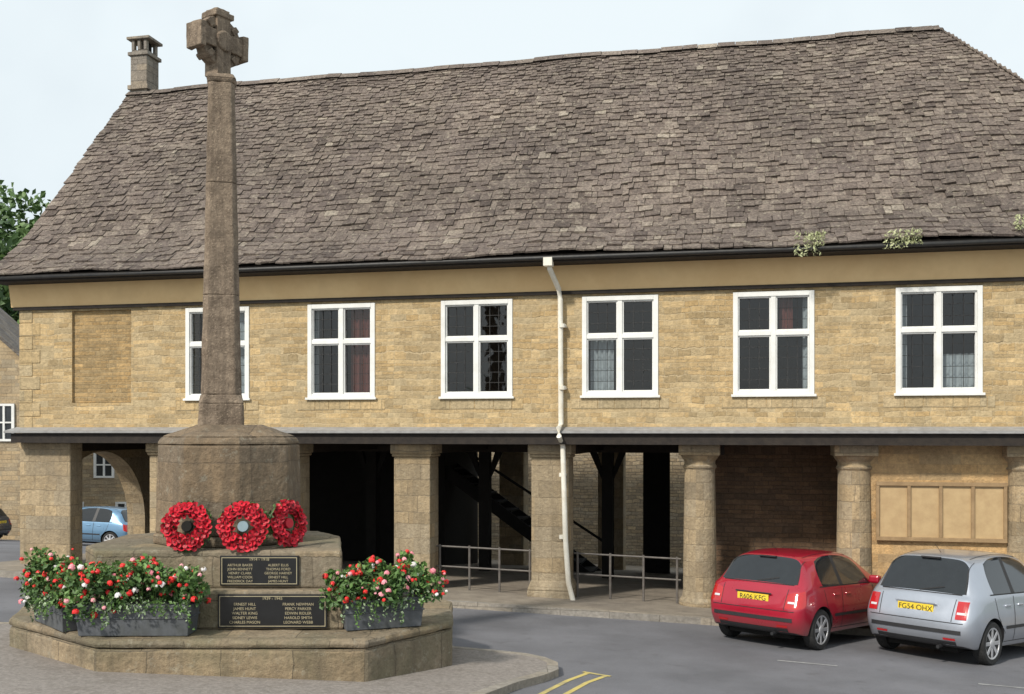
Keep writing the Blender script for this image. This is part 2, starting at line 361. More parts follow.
m.add([(uL-.15,-.05,5.20),(uR+.15,-.05,5.20),(uR+.15,-.12,5.60),(uL-.15,-.12,5.60),(uL-.15,.0,5.20),(uR+.15,.0,5.20),(uR+.15,.0,5.60),(uL-.15,.0,5.60)],[(0,1,2,3),(4,7,6,5),(0,4,5,1),(3,2,6,7),(0,3,7,4),(1,5,6,2)])
m.obj('plaster_cove','plaster',hall,xf=bx)
m=MB(); m.box(uL-.1,uR+.1,-.065,.0,5.145,5.197); m.box(uL-.25,uR+.3,-.46,-.02,5.605,5.66)
m.box(uL-.3,uR+.35,-.49,-.465,5.60,5.72)
m.obj('eaves_timber','timberdk',hall,xf=bx)
m=MB(); m.tube([(uL-.32,-.53,5.665),(-5,-.53,5.652),(0,-.53,5.66),(5,-.53,5.650),(uR+.4,-.53,5.665)],.036,10); m.obj('gutter','iron',hall,xf=bx,smooth=True)
m=MB(); m.box(uL-.08,uR+.1,-.34,-.001,2.895,2.935); m.add([(uL-.08,-.34,2.936),(uR+.1,-.34,2.936),(uR+.1,-.003,3.0),(uL-.08,-.003,3.0)],[(0,1,2,3)])
m.obj('pentice_ledge','lead',hall,xf=bx,bevel=.008)
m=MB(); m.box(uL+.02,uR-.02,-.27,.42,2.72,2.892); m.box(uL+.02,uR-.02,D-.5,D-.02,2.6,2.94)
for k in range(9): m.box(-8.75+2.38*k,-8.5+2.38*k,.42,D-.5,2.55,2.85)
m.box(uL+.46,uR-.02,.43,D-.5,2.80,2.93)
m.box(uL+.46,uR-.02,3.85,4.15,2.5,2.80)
m.obj('ceiling_beams','timberdk',hall,xf=bx)  # ceiling timber coloured extra dark to imitate shade under the arcade
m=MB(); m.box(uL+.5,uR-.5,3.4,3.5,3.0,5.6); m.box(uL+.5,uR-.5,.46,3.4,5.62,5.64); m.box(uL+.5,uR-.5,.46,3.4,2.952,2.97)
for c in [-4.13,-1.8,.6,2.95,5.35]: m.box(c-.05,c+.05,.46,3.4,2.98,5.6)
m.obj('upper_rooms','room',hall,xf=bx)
def window(i,c):
    w=empty('window',parent=hall); m=MB(); fr=.075; y0,y1=-.02,.10
    a,b=c-hw,c+hw
    m.box(a,a+fr,y0,y1,wz0,wz1); m.box(b-fr,b,y0,y1,wz0,wz1); m.box(a+fr,b-fr,y0,y1,wz1-fr,wz1); m.box(a+fr,b-fr,y0,y1,wz0,wz0+fr)
    m.box(c-.038,c+.038,y0+.01,y1,wz0+fr,wz1-fr); tz=4.42
    m.box(a+fr,c-.038,y0+.01,y1,tz,tz+.07); m.box(c+.038,b-fr,y0+.01,y1,tz,tz+.07)
    for (p,q) in ((a+fr,c-.038),(c+.038,b-fr)):
        for (r,s) in ((wz0+fr,tz),(tz+.07,wz1-fr)):
            e=.022; m.box(p,p+e,y0+.03,y1-.01,r,s); m.box(q-e,q,y0+.03,y1-.01,r,s); m.box(p+e,q-e,y0+.03,y1-.01,r,r+e); m.box(p+e,q-e,y0+.03,y1-.01,s-e,s)
    m.box(a-.03,b+.03,-.055,-.021,wz0-.025,wz0+.015)
    m.obj('window_frame','white',w,xf=bx,bevel=.006)
    m=MB()
    for (p,q) in ((a+fr+.022,c-.06),(c+.06,b-fr-.022)):
        for (r,s,nv) in ((wz0+fr,tz,5),(tz+.07,wz1-fr,3)):
            for k in range(1,3): x=p+(q-p)*k/3; m.box(x-.004,x+.004,.058,.066,r+.03,s-.03)
            for k in range(1,nv): z=r+(s-r)*k/nv; m.box(p,q,.059,.065,z-.004,z+.004)
    m.obj('lead_cames','iron',w,xf=bx)
    # each casement's glass hangs at its own very slight angle
    m=MB()
    for (p,q) in ((a+.05,c),(c,b-.05)):
        for (r,s) in ((wz0+.05,tz+.035),(tz+.035,wz1-.05)):
            t1,t2=U(-.006,.006),U(-.006,.006)
            m.add([(p,.072+t1,r),(q,.072+t2,r),(q,.072-t1,s),(p,.072-t2,s)],[(0,1,2,3)])
    m.obj('window_glass','glass',w,xf=bx,fixn=False)
    def curt(u0,u1,z0,z1,mat):
        m=MB(); n=int((u1-u0)/.025)+2
        vs=[(u0+(u1-u0)*k/n,.20+.03*math.sin(k*1.7),z) for z in (z0,z1) for k in range(n+1)]
        m.add(vs,[(k,k+1,n+2+k,n+1+k) for k in range(n)]); m.obj('curtain',mat,w,xf=bx,smooth=True)
    if i==3: curt(c-.50,c-.12,wz0,4.42,'curtain')
    elif i==1: curt(c+.1,c+.6,wz0,wz1,'curtred'); curt(c-.62,c-.48,wz0,wz1,'curtain')
    elif i==0: curt(c+.2,c+.6,wz0,wz1,'curtain')
    elif i==4: curt(c+.45,c+.6,wz0,wz1,'curtain'); curt(c+.1,c+.3,4.5,wz1,'curtred')
    elif i==5: curt(c-.62,c-.42,wz0,wz1,'curtain'); curt(c+.1,c+.62,wz0,4.1,'curtain')
    elif i==2: curt(c+.48,c+.62,wz0,wz1,'curtred')
for i,c in enumerate(WIN): window(i,c)
m=MB()
for c in WIN:
    x=c-hw-.18
    while x<c+hw+.15:
        w=U(.25,.45); x2=min(x+w,c+hw+.18); m.box(x,x2-.006,-.008,.02,wz0-.20,wz0-.035,jit=.003); x=x2
m.obj('window_sill_stones','quoin',hall,xf=bx,bevel=.008)
def sq_pier(m,c,w,v0=.0,v1=.50,base=True):
    h=w/2
    m.box(c-h,c+h,v0,v1,-1.2,2.50,0)
    m.box(c-h-.03,c+h+.03,v0-.03,v1+.03,2.50,2.55); m.box(c-h-.05,c+h+.05,v0-.05,v1+.05,2.55,2.719)
    if base:
        m.box(c-h-.06,c+h+.06,v0-.06,v1+.06,-1.2,.34); 
        p=[(c-h-.06,v0-.06),(c+h+.06,v0-.06),(c+h+.06,v1+.06),(c-h-.06,v1+.06)]; t=[(c-h-.005,v0-.005),(c+h+.005,v0-.005),(c+h+.005,v1+.005),(c-h-.005,v1+.005)]
        m.prism(p,.34,.50,0,t)
m=MB()
m.box(uL,-8.20,-.02,.34,-1.2,2.719); m.box(uL-.06,-8.14,-.07,.335,-1.2,.3)
sq_pier(m,-6.36,.52); sq_pier(m,-4.08,.62); sq_pier(m,-1.72,.64); sq_pier(m,.63,.62)
for k in range(5): sq_pier(m,-6.4+2.38*k,.6,D-.62,D-.02,False)
sq_pier(m,10.1,.7)
m.obj('stone_piers','ashlar',hall,xf=bx,bevel=.025)
for c in (3.02,5.37,7.80):
    m=MB()
    m.box(c-.31,c+.31,-.06,.60,-1.2,.12); 
    m.lathe(c,.27,[(.32,.12),(.33,.18),(.32,.24),(.28,.29),(.265,.40),(.262,.8),(.255,1.4),(.245,2.0),(.24,2.33),(.265,2.35),(.27,2.38),(.245,2.40),(.245,2.46),(.28,2.50),(.31,2.55)],28)
    m.box(c-.32,c+.32,-.06,.60,2.55,2.719)
    m.obj('stone_column','ashlar',hall,xf=bx,bevel=.015)
m=MB(); u0,u1=uL,uL+.42
Ra,sp=1.50,1.02; cv=.341+Ra
m.box(u0,u1,cv+Ra,D,-1.4,2.95)
nS=30
for k in range(nS):
    a0=math.pi*k/nS; a1=math.pi*(k+1)/nS
    v0_,v1_=cv-Ra*math.cos(a0),cv-Ra*math.cos(a1); z0_,z1_=sp+Ra*math.sin(a0),sp+Ra*math.sin(a1)
    m.add([(u0,v0_,z0_),(u1,v0_,z0_),(u1,v1_,z1_),(u0,v1_,z1_),(u0,v0_,2.95),(u1,v0_,2.95),(u1,v1_,2.95),(u0,v1_,2.95)],[(0,1,2,3),(4,7,6,5),(0,4,5,1),(3,2,6,7),(0,3,7,4),(1,5,6,2)])
m.obj('end_arch_wall','ashlar',hall,xf=bx)
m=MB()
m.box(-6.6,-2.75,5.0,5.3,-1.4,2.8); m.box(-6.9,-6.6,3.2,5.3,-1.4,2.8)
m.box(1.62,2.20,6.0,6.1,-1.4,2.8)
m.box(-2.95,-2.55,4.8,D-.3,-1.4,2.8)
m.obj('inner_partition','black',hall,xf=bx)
m=MB()
for c in (-3.9,-1.45,1.09):
    m.box(c-.11,c+.11,3.9,4.12,-1.2,2.5)
    for s_ in (-1,1):
        m.add([(c+s_*.11,3.95,1.95),(c+s_*.11,4.07,1.95),(c+s_*.11,3.95,2.15),(c+s_*.11,4.07,2.15),(c+s_*.36,3.95,2.5),(c+s_*.36,4.07,2.5),(c+s_*.22,3.95,2.5),(c+s_*.22,4.07,2.5)],[(0,1,5,4),(2,6,7,3),(0,4,6,2),(1,3,7,5)])
m.obj('timber_posts','black',hall,xf=bx)
m=MB()
a=Vector((-2.9,5,2.45)); b=Vector((.9,5,-.25))
for vv in (4.9,5.8):
    m.add([(a.x,vv,a.z-.3),(b.x,vv,b.z-.3),(b.x,vv,b.z),(a.x,vv,a.z),(a.x,vv+.06,a.z-.3),(b.x,vv+.06,b.z-.3),(b.x,vv+.06,b.z),(a.x,vv+.06,a.z)],[(0,1,2,3),(4,7,6,5),(0,4,5,1),(3,2,6,7),(0,3,7,4),(1,5,6,2)])
for k in range(15):
    p=a.lerp(b,(k+.5)/15); m.box(p.x-.14,p.x+.14,4.96,5.8,p.z-.1,p.z-.06)
m.tube([(a.x,4.93,a.z+.55),(b.x,4.93,b.z+.85)],.03,6)
m.obj('staircase','black',hall,xf=bx)
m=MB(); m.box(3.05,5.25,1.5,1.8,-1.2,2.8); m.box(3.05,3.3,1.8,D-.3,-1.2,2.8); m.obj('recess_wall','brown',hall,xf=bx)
m=MB(); m.box(5.25,uR-.3,.22,.5,-1.2,2.8); m.box(5.25,5.5,.5,1.9,-1.2,2.8); m.obj('shop_wall','tan',hall,xf=bx)
nb=empty('notice_board'); nb.matrix_world=Matrix.Translation((0,BY,0))@Matrix.Rotation(-TH,4,'Z')
m=MB(); m.box(5.72,7.50,.18,.218,1.30,2.13); m.obj('board_back','tanboard',nb,xf=bx)
m=MB()
for z in (1.26,2.10): m.box(5.68,7.54,.14,.179,z,z+.06)
for k in range(5): x=5.68+.4525*k; m.box(x,x+.05,.145,.179,1.32,2.10)
m.obj('board_frame',rough('board_frame_wood',(.26,.17,.085),(.34,.23,.12),8,.6,.2),nb,xf=bx,bevel=.005)
m=MB(); pz=[(.70,-.5,5.64),(.71,-.46,5.5),(.80,-.14,5.22),(.82,-.10,5.05),(.83,-.10,3.05),(.84,-.38,2.98),(.85,-.40,2.85),(.87,-.16,2.70),(.91,-.14,1.2),(.96,-.15,.5),(1.06,-.16,.12)]
m.tube(pz,.042,12)
for z in (4.6,3.6,2.2,1.2): m.tube([(.855,-.12,z),(.855,-.12,z+.06)],.052,10); m.box(.80,.91,-.07,.0,z+.01,z+.05)
m.box(.63,.77,-.59,-.43,5.53,5.66)
m.obj('downpipe','pipe',hall,xf=bx,smooth=False)

# ---- roof slates
prof=[(-.56,5.69),(.35,6.28),(4.0,10.46)]
L1=math.hypot(.91,.59); L2=math.hypot(3.65,4.18); LT=L1+L2
def P(w):
    if w<L1:
        t=w/L1; v,z=prof[0][0]+.91*t,prof[0][1]+.59*t
    else:
        t=(w-L1)/L2; v,z=.35+3.65*t,6.28+4.18*t
    d=abs(w-L1); 
    if d<.6: z+=.035*(1-d/.6)
    return v,z
def sag(u,w): return .012*math.sin(u*.9+1)+.012*math.sin(u*2.3+w)+.02*math.sin(u*1.3+w*1.7)*(1-w/LT)
uVL=-9.62; UE=7.25
def uHip(w):
    v,_=P(w); return 11.0+(UE-11.0)*(v+.56)/4.56
m=MB()
rows=[]; w=0
while w<LT-.03:
    e=.185-.095*(w/LT); rows.append((w,e)); w+=e
def slab(f,a,b,w0,w1,lift,th,tint,skew):
    p0=f(a,w0);p1=f(b,w0+skew);p2=f(b,w1);p3=f(a,w1)
    nn=(p1-p0).cross(p3-p0).normalized()
    if nn.z<0: nn=-nn
    l2=lift*U(.6,1.4)
    vs=[p0+nn*lift,p1+nn*l2,p2+nn*.004,p3+nn*.004,p0+nn*(lift+th),p1+nn*(l2+th*U(.8,1.2)),p2+nn*(.004+th),p3+nn*(.004+th)]
    m.add(vs,[(0,3,2,1),(4,5,6,7),(0,1,5,4),(2,3,7,6),(0,4,7,3),(1,2,6,5)],0,tint)
def front(u,w):
    v,z=P(w); return Vector((u,v,z+sag(u,w)))
def back(u,w):
    v,z=P(w); return Vector((u,8-v,z+sag(u,w)))
for fn,fine in ((front,1),(back,2.4)):
    for (w,e) in rows:
        u=uVL+U(-.03,.02); lim=uHip(w); rt=U(-.07,.07)
        while u<lim:
            ww=U(.09,.26)*fine*(1.15-.35*w/LT); b_=min(u+ww,lim+.03)
            tint=min(1,max(0,random.gauss(.48,.20)+rt))
            jj=U(-.016,.016)
            slab(fn,u,b_-U(.003,.014),max(0,w-U(0,.035))+jj*(w>0),min(LT,w+e*1.9),.024+U(0,.020),U(.016,.036),tint,U(-.010,.010))
            u=b_
def hipf(s_,w):
    v,z=P(w); t=(v+.56)/4.56; return Vector((11.0-(11-UE)*t,s_,z))
for (w,e) in rows:
    v,_=P(w); s=v
    while s<8-v:
        b_=min(s+U(.2,.5),8-v+.01); slab(hipf,s,b_-.01,w,min(LT-.02,w+e*1.8),.022+U(0,.01),U(.016,.03),min(1,max(0,random.gauss(.5,.2))),0); s=b_
m.obj('roof_slates','roof',hall,xf=bx,fixn=False)
m=MB()
v0,z0=-.50,5.665
m.add([(uVL+.03,v0,z0),(10.9,v0,z0),(10.15,.35,6.25),(UE,4,10.38),(uVL+.03,4,10.38),(uVL+.03,.35,6.25)],[(0,1,2,5),(5,2,3,4)])
m.add([(uVL+.03,8-v0,z0),(10.9,8-v0,z0),(10.15,7.65,6.25),(UE,4,10.38),(uVL+.03,4,10.38),(uVL+.03,7.65,6.25)],[(0,5,2,1),(5,4,3,2)])
m.add([(10.9,v0,z0),(10.9,8-v0,z0),(10.15,7.65,6.25),(UE,4,10.38),(10.15,.35,6.25)],[(0,1,2,4),(4,2,3)])
m.obj('light_block_deck','timberdk',hall,xf=bx)  # unseen dark deck, added under the slates to block light
m=MB(); u=uVL-.02
while u<UE:
    l=min(U(.28,.46),UE+.06-u); t=min(1,max(0,random.gauss(.50,.2)))
    a,b_=u,u+l-.010; dj=U(-.010,.012); za=10.53+sag(a,LT)+dj; zc=10.53+sag(b_,LT)+dj+U(-.006,.006)
    m.add([(a,3.82,za-.13),(b_,3.82,zc-.13),(b_,3.97,zc),(a,3.97,za),(a,4.03,za),(b_,4.03,zc),(b_,4.18,zc-.13),(a,4.18,za-.13),(a,4.0,za-.2),(b_,4.0,zc-.2)],[(0,1,2,3),(3,2,5,4),(4,5,6,7),(0,3,4,7,8),(1,9,6,5,2)],0,t)
    u+=l+.0001
for sgn_ in (1,-1):
    for k in range(30):
        t0=k/30; t1=(k+1)/30+.004
        def hp(t,l):
            v,z=P(LT*min(t,1)); tt=(v+.56)/4.56; vv=v if sgn_>0 else 8-v
            return Vector((11.0-(11-UE)*tt,vv,z+.05+l))
        a,b_=hp(t0,.012),hp(t1,0); s=Vector((.12,.08*sgn_,-.06)); s2=Vector((-.12,-.02*sgn_,-.045))
        m.add([a+s,b_+s,b_,a,a+s2,b_+s2],[(0,1,2,3),(3,2,5,4)],0,U(.35,.8))
m.obj('ridge_stones','roof',hall,xf=bx,fixn=False)
m=MB(); cu,cvv=-9.36,4.15
m.box(cu-.20,cu+.20,cvv-.24,cvv+.24,9.4,11.28); m.box(cu-.25,cu+.25,cvv-.29,cvv+.29,10.52,10.62)
m.box(cu-.25,cu+.25,cvv-.28,cvv+.28,11.28,11.36); m.box(cu-.19,cu+.19,cvv-.22,cvv+.22,11.36,11.41)
for a_ in (-1,0,1):
    for b_ in (-1,1): m.box(cu+a_*.15-.035,cu+a_*.15+.035,cvv+b_*.18-.05,cvv+b_*.18+.05,11.41,11.64)
m.box(cu-.28,cu+.28,cvv-.28,cvv+.28,11.64,11.70)
m.obj('chimney_stack',masonry('chimney_stone',(.30,.265,.22),(.22,.19,.16),(.15,.13,.11),.3,.2,.008,.02,.5,(.15,.13,.115)),hall,xf=bx,bevel=.012)
m=MB(); m.box(cu-.1,cu+.1,cvv-.1,cvv+.1,11.41,11.635); m.obj('chimney_flue','black',hall,xf=bx)

yw=MB(); yw.box(-7.5,4.2,13.0,13.45,-3,3.3)
x=-7.5
while x<4.2:
    w_=U(.3,.6); yw.box(x,min(4.2,x+w_)-.01,12.95,13.5,3.3,3.3+U(.08,.13)); x+=w_
o=yw.obj('stone_wall','rubble',None,xf=bx); o.matrix_world=Matrix.Translation((0,BY,0))@Matrix.Rotation(-TH,4,'Z')
M['greyiron']=rough('grey_iron',(.09,.08,.075),(.15,.135,.12),12,.6,.2)
def railing(u0,u1):
    e=empty('metal_railing'); e.matrix_world=Matrix.Translation((0,BY,0))@Matrix.Rotation(-TH,4,'Z'); m=MB()
    def gl(u): X,Y=F2W(u*K,.3*K); return (gz(X,Y)+.1+.354)/K
    for dz in (.72,.38): m.tube([(u0,.3,gl(u0)+dz),(u1,.3,gl(u1)+dz)],.015,7)
    n=4
    for k in range(n): u=u0+.06+(u1-u0-.12)*k/(n-1); m.tube([(u,.3,gl(u)-.05),(u,.3,gl(u)+.75)],.020,7)
    m.obj('rails','greyiron',e,xf=bx)
railing(-1.38,.30); railing(.98,2.72)

# ------------------------------------------------------------ leaf helper
def leafquad(m,p,s,mi,tint,asp=.6,up=None):
    d=Vector((U(-1,1),U(-1,1),U(-1,1))).normalized(); 
    e=d.cross(Vector((U(-1,1),U(-1,1),U(-1,1)))).normalized()*s*asp; d=d*s
    f=d.cross(e).normalized()*s*.15
    m.add([p-d,p-e*.8+f,p+d,p+e*.8+f],[(0,1,2),(0,2,3)],mi,tint)
def flower(m,p,r,mi,t):
    for k in range(9):
        d=Vector((U(-1,1),U(-1.2,.6),U(-.3,1))).normalized(); c=p+d*r*.55
        a=d.cross(Vector((U(-1,1),U(-1,1),U(-1,1)))).normalized()*r*.6; b=d.cross(a).normalized()*r*.6
        m.add([c-a,c-b*.9,c+a,c+b*.9,c+d*r*.2],[(0,1,4),(1,2,4),(2,3,4),(3,0,4)],mi,min(1,max(0,t+U(-.3,.3))))

# ------------------------------------------------------------ WAR MEMORIAL
KM=.883
def mx(p): return (p[0]*KM,p[1]*KM,2.95+(p[2]-2.95)*KM)
mem=empty('war_memorial')
S1=[(-4.85,11.63),(-1.71,11.63),(-.77,12.84),(-.86,14.3),(-1.75,15.4),(-5.4,15.4),(-6.9,14.3),(-6.53,13.0)]
def grow(poly,c,f): return [(c[0]+(p[0]-c[0])*f,c[1]+(p[1]-c[1])*f) for p in poly]
cM=(-3.75,13.5)
m=MB(); m.prism(S1,-.6,.40,0); erode(m.obj('lower_step','step',mem,xf=mx,bevel=.04),.035,.3,5)
m=MB(); m.prism(grow(S1,cM,1.004),.402,.51,0); erode(m.obj('lower_step_coping','step',mem,xf=mx,bevel=.04),.03,.3,5)
S2=[(-5.30,12.20),(-2.05,12.20),(-2.14,12.9),(-2.38,14.2),(-2.8,14.9),(-5.1,14.9),(-5.8,14.3),(-5.8,12.8)]
m=MB(); m.prism(S2,.512,.99,0); erode(m.obj('second_step','step',mem,xf=mx,bevel=.03),.018,.25,5)
S3=[(-5.15,12.36),(-2.10,12.36),(-2.20,12.9),(-2.42,14.1),(-2.85,14.8),(-5.0,14.8),(-5.5,14.2),(-5.5,12.9)]
m=MB(); m.prism(S3,.992,1.46,0); erode(m.obj('third_step','step',mem,xf=mx,bevel=.03),.018,.25,5)
sc_=(-3.92,13.5); scp=(-3.80,13.5)
def octo(r,rot=22.5,c=scp): return [(c[0]+r*math.cos(math.radians(rot+45*k)),c[1]+r*math.sin(math.radians(rot+45*k))) for k in range(8)]
m=MB(); m.prism(octo(.995),1.462,1.60,0,octo(.985)); m.prism(octo(.965),1.601,2.76,0,octo(.93)); m.prism(octo(.94),2.762,2.86,0,octo(.88)); m.prism(octo(.88),2.861,3.02,0,octo(.44))
erode(m.obj('octagonal_pedestal','monu',mem,xf=mx,bevel=.03),.028,.22,4)
def sqo(h,ch,c=sc_,r=0): 
    k=h-ch; pts=[(h,-k),(h,k),(k,h),(-k,h),(-h,k),(-h,-k),(-k,-h),(k,-h)]
    return [(c[0]+x*math.cos(r)-y*math.sin(r),c[1]+x*math.sin(r)+y*math.cos(r)) for x,y in pts]
rr=math.radians(14)
m=MB()
m.prism(sqo(.290,.02,r=rr),2.98,3.30,0,sqo(.285,.02,r=rr)); m.prism(sqo(.285,.02,r=rr),3.301,3.42,0,sqo(.262,.07,r=rr))
zs=[3.422,4.75,6.25,7.60]
for k in range(3):
    a=.258-.090*(zs[k]-3.42)/4.2; b_=.258-.090*(zs[k+1]-3.42)/4.2
    m.prism(sqo(a,a*.28,r=rr),zs[k],zs[k+1]-.002,0,sqo(b_,b_*.28,r=rr))
m.prism(sqo(.17,.04,r=rr),7.60,7.65,0,sqo(.19,.03,r=rr)); m.prism(sqo(.195,.03,r=rr),7.651,7.72,0,sqo(.15,.02,r=rr))
erode(m.obj('tapering_shaft','monu2',mem,xf=mx,bevel=.015),.022,.16,4)
m=MB(); T=Matrix.Translation((sc_[0]-.05,sc_[1],8.17))@Matrix.Rotation(math.radians(56),4,'Z')@Matrix.Scale(.82,4)
th=.16
m.box(-.14,.14,-th,th,-.56,.46,0,T); m.box(-.44,-.141,-th*.98,th*.98,-.14,.15,0,T); m.box(.141,.44,-th*.98,th*.98,-.14,.15,0,T)
for (a,b,c,d) in ((-.49,-.38,-.20,.21),(.38,.49,-.20,.21)): m.box(a,b,-th*1.15,th*1.15,c,d,0,T)
m.box(-.19,.19,-th*1.15,th*1.15,.38,.48,0,T); m.box(-.13,.13,-th*.9,th*.9,.48,.53,0,T)
seg=40
for k in range(seg):
    a0,a1=2*math.pi*k/seg,2*math.pi*(k+1)/seg
    q=[]
    for y in (-.11,.11):
        for (r_,a_) in ((.25,a0),(.41,a0),(.41,a1),(.25,a1)): q.append(T@Vector((r_*math.cos(a_),y,r_*math.sin(a_))))
    m.add(q,[(0,1,2,3),(4,7,6,5),(0,3,7,4),(1,5,6,2)])
m.lathe(0,0,[(.15,-.20),(.17,-.18),(.17,.18),(.15,.20)],16,0,M4=T@Matrix.Rotation(math.pi/2,4,'X'))
for k in range(4):
    a=math.pi/4+k*math.pi/2; m.box(-.05,.05,-.145,.145,.28,.42,0,T@Matrix.Rotation(a,4,'Y'))
erode(m.obj('wheel_cross','monu2',mem,xf=mx,bevel=.015),.022,.10,2)
def frontmat(x,y,z): 
    return Matrix.Translation(mx((x,y,z)))@Matrix.Rotation(math.pi/2,4,'X')
m=MB(); m.box(-3.60,-2.63,12.325,12.359,1.03,1.40); m.box(-3.58,-2.25,12.165,12.199,.54,.95); m.obj('name_plaque','plaque',mem,xf=mx,bevel=.004)
m=MB()
for (a,b,y,c,d) in ((-3.60,-2.63,12.325,1.03,1.40),(-3.58,-2.25,12.165,.54,.95)):
    for q in ((a+.02,b-.02,c+.02,c+.028),(a+.02,b-.02,d-.028,d-.02),(a+.02,a+.028,c+.028,d-.028),(b-.028,b-.02,c+.028,d-.028)): m.box(q[0],q[1],y-.003,y+.001,q[2],q[3])
m.obj('plaque_border','gold',mem,xf=mx)
names=["ARTHUR BAKER","JOHN BENNETT","HENRY CLARK","WILLIAM COOK","FREDERICK DAY","ALBERT ELLIS","THOMAS FORD","GEORGE HARVEY","ERNEST HILL","JAMES HUNT","WALTER KING","SIDNEY LEWIS","CHARLES MASON","FRANK NEWMAN","PERCY PARKER","EDWIN RIDLER","HAROLD SMITH","LEONARD WEBB"]
text('plaque_text','1914 - 1918',.045,'gold',mem,frontmat(-3.115,12.32,1.355))
text('plaque_text',"\n".join(names[:5]),.038,'gold',mem,frontmat(-3.35,12.32,1.185),sp=1.15)
text('plaque_text',"\n".join(names[5:10]),.038,'gold',mem,frontmat(-2.88,12.32,1.185),sp=1.15)
text('plaque_text','1939 - 1945',.045,'gold',mem,frontmat(-2.915,12.16,.90))
text('plaque_text',"\n".join(names[8:13]),.042,'gold',mem,frontmat(-3.25,12.16,.72),sp=1.15)
text('plaque_text',"\n".join(names[13:18]),.042,'gold',mem,frontmat(-2.60,12.16,.72),sp=1.15)

def wreath(c,rotz,r=.25,badge=None):
    e=empty('poppy_wreath'); T=Matrix.Translation(c)@Matrix.Rotation(rotz,4,'Z')@Matrix.Rotation(math.radians(-8),4,'X')
    e.matrix_world=T
    m=MB(); seg=28
    for k in range(seg):
        a0,a1=2*math.pi*k/seg,2*math.pi*(k+1)/seg
        q=[Vector((rr_*math.cos(a),y,rr_*math.sin(a))) for (rr_,a,y) in ((r*.5,a0,0),(r*.95,a0,0),(r*.95,a1,0),(r*.5,a1,0),(r*.58,a0,-.05),(r*.85,a0,-.05),(r*.85,a1,-.05),(r*.58,a1,-.05))]
        m.add(q,[(4,5,6,7),(0,4,7,3),(1,2,6,5),(0,3,2,1)],1,.2)
    for ring,(rad,n,sz) in enumerate(((r*.94,26,.038),(r*.78,22,.038),(r*.62,17,.036),(r*.46,12,.032))):
        for k in range(n):
            a=2*math.pi*(k+.5*(ring%2))/n+U(-.06,.06); rd_=rad+U(-.008,.008)
            c0=Vector((rd_*math.cos(a),-.055-.018*(ring in(1,2))+U(-.010,.010),rd_*math.sin(a)))
            d=Vector((math.cos(a)*U(-.2,.6)+U(-.3,.3),-1,math.sin(a)*U(-.2,.6)+U(-.3,.3))).normalized()
            u_=d.cross(Vector((0,0,1))).normalized(); w_=d.cross(u_)
            pts=[];np_=10
            for j in range(np_):
                t=2*math.pi*j/np_; rad2=sz*(1+.2*math.cos(2*t+k))
                pts.append(c0+(u_*math.cos(t)+w_*math.sin(t))*rad2+d*(.012+.008*math.sin(3*t+k)))
            tint=U(.0,1)
            m.add(pts+[c0-d*.010],[(j,(j+1)%np_,np_) for j in range(np_)],0,tint)
            m.add([c0+d*.006+(u_*math.cos(t)+w_*math.sin(t))*.009 for t in (0,1.26,2.5,3.77,5.03)],[(0,1,2,3,4)],2,.5)
    for k in range(60):
        a=U(0,2*math.pi); leafquad(m,Vector((r*1.06*math.cos(a),-.02,r*1.06*math.sin(a))),.03,1,U(0,.4))
    m.obj('poppies',['poppy','leaf','black'],e,fixn=False)
    m=MB(); m.lathe(0,0,[(r*.22,0),(r*.25,.03),(r*.22,.07)],24,0,M4=Matrix.Rotation(math.pi/2,4,'X'))
    m.obj('wreath_centre',badge or 'black',e)
M['badge']=plain('badge_blue',(.22,.30,.34),.4)
wreath(mx((-4.02,12.42,1.75)),0,.255); wreath(mx((-3.33,12.42,1.75)),math.radians(5),.26,'badge'); wreath(mx((-2.88,12.71,1.76)),math.radians(56),.25,'poppy')

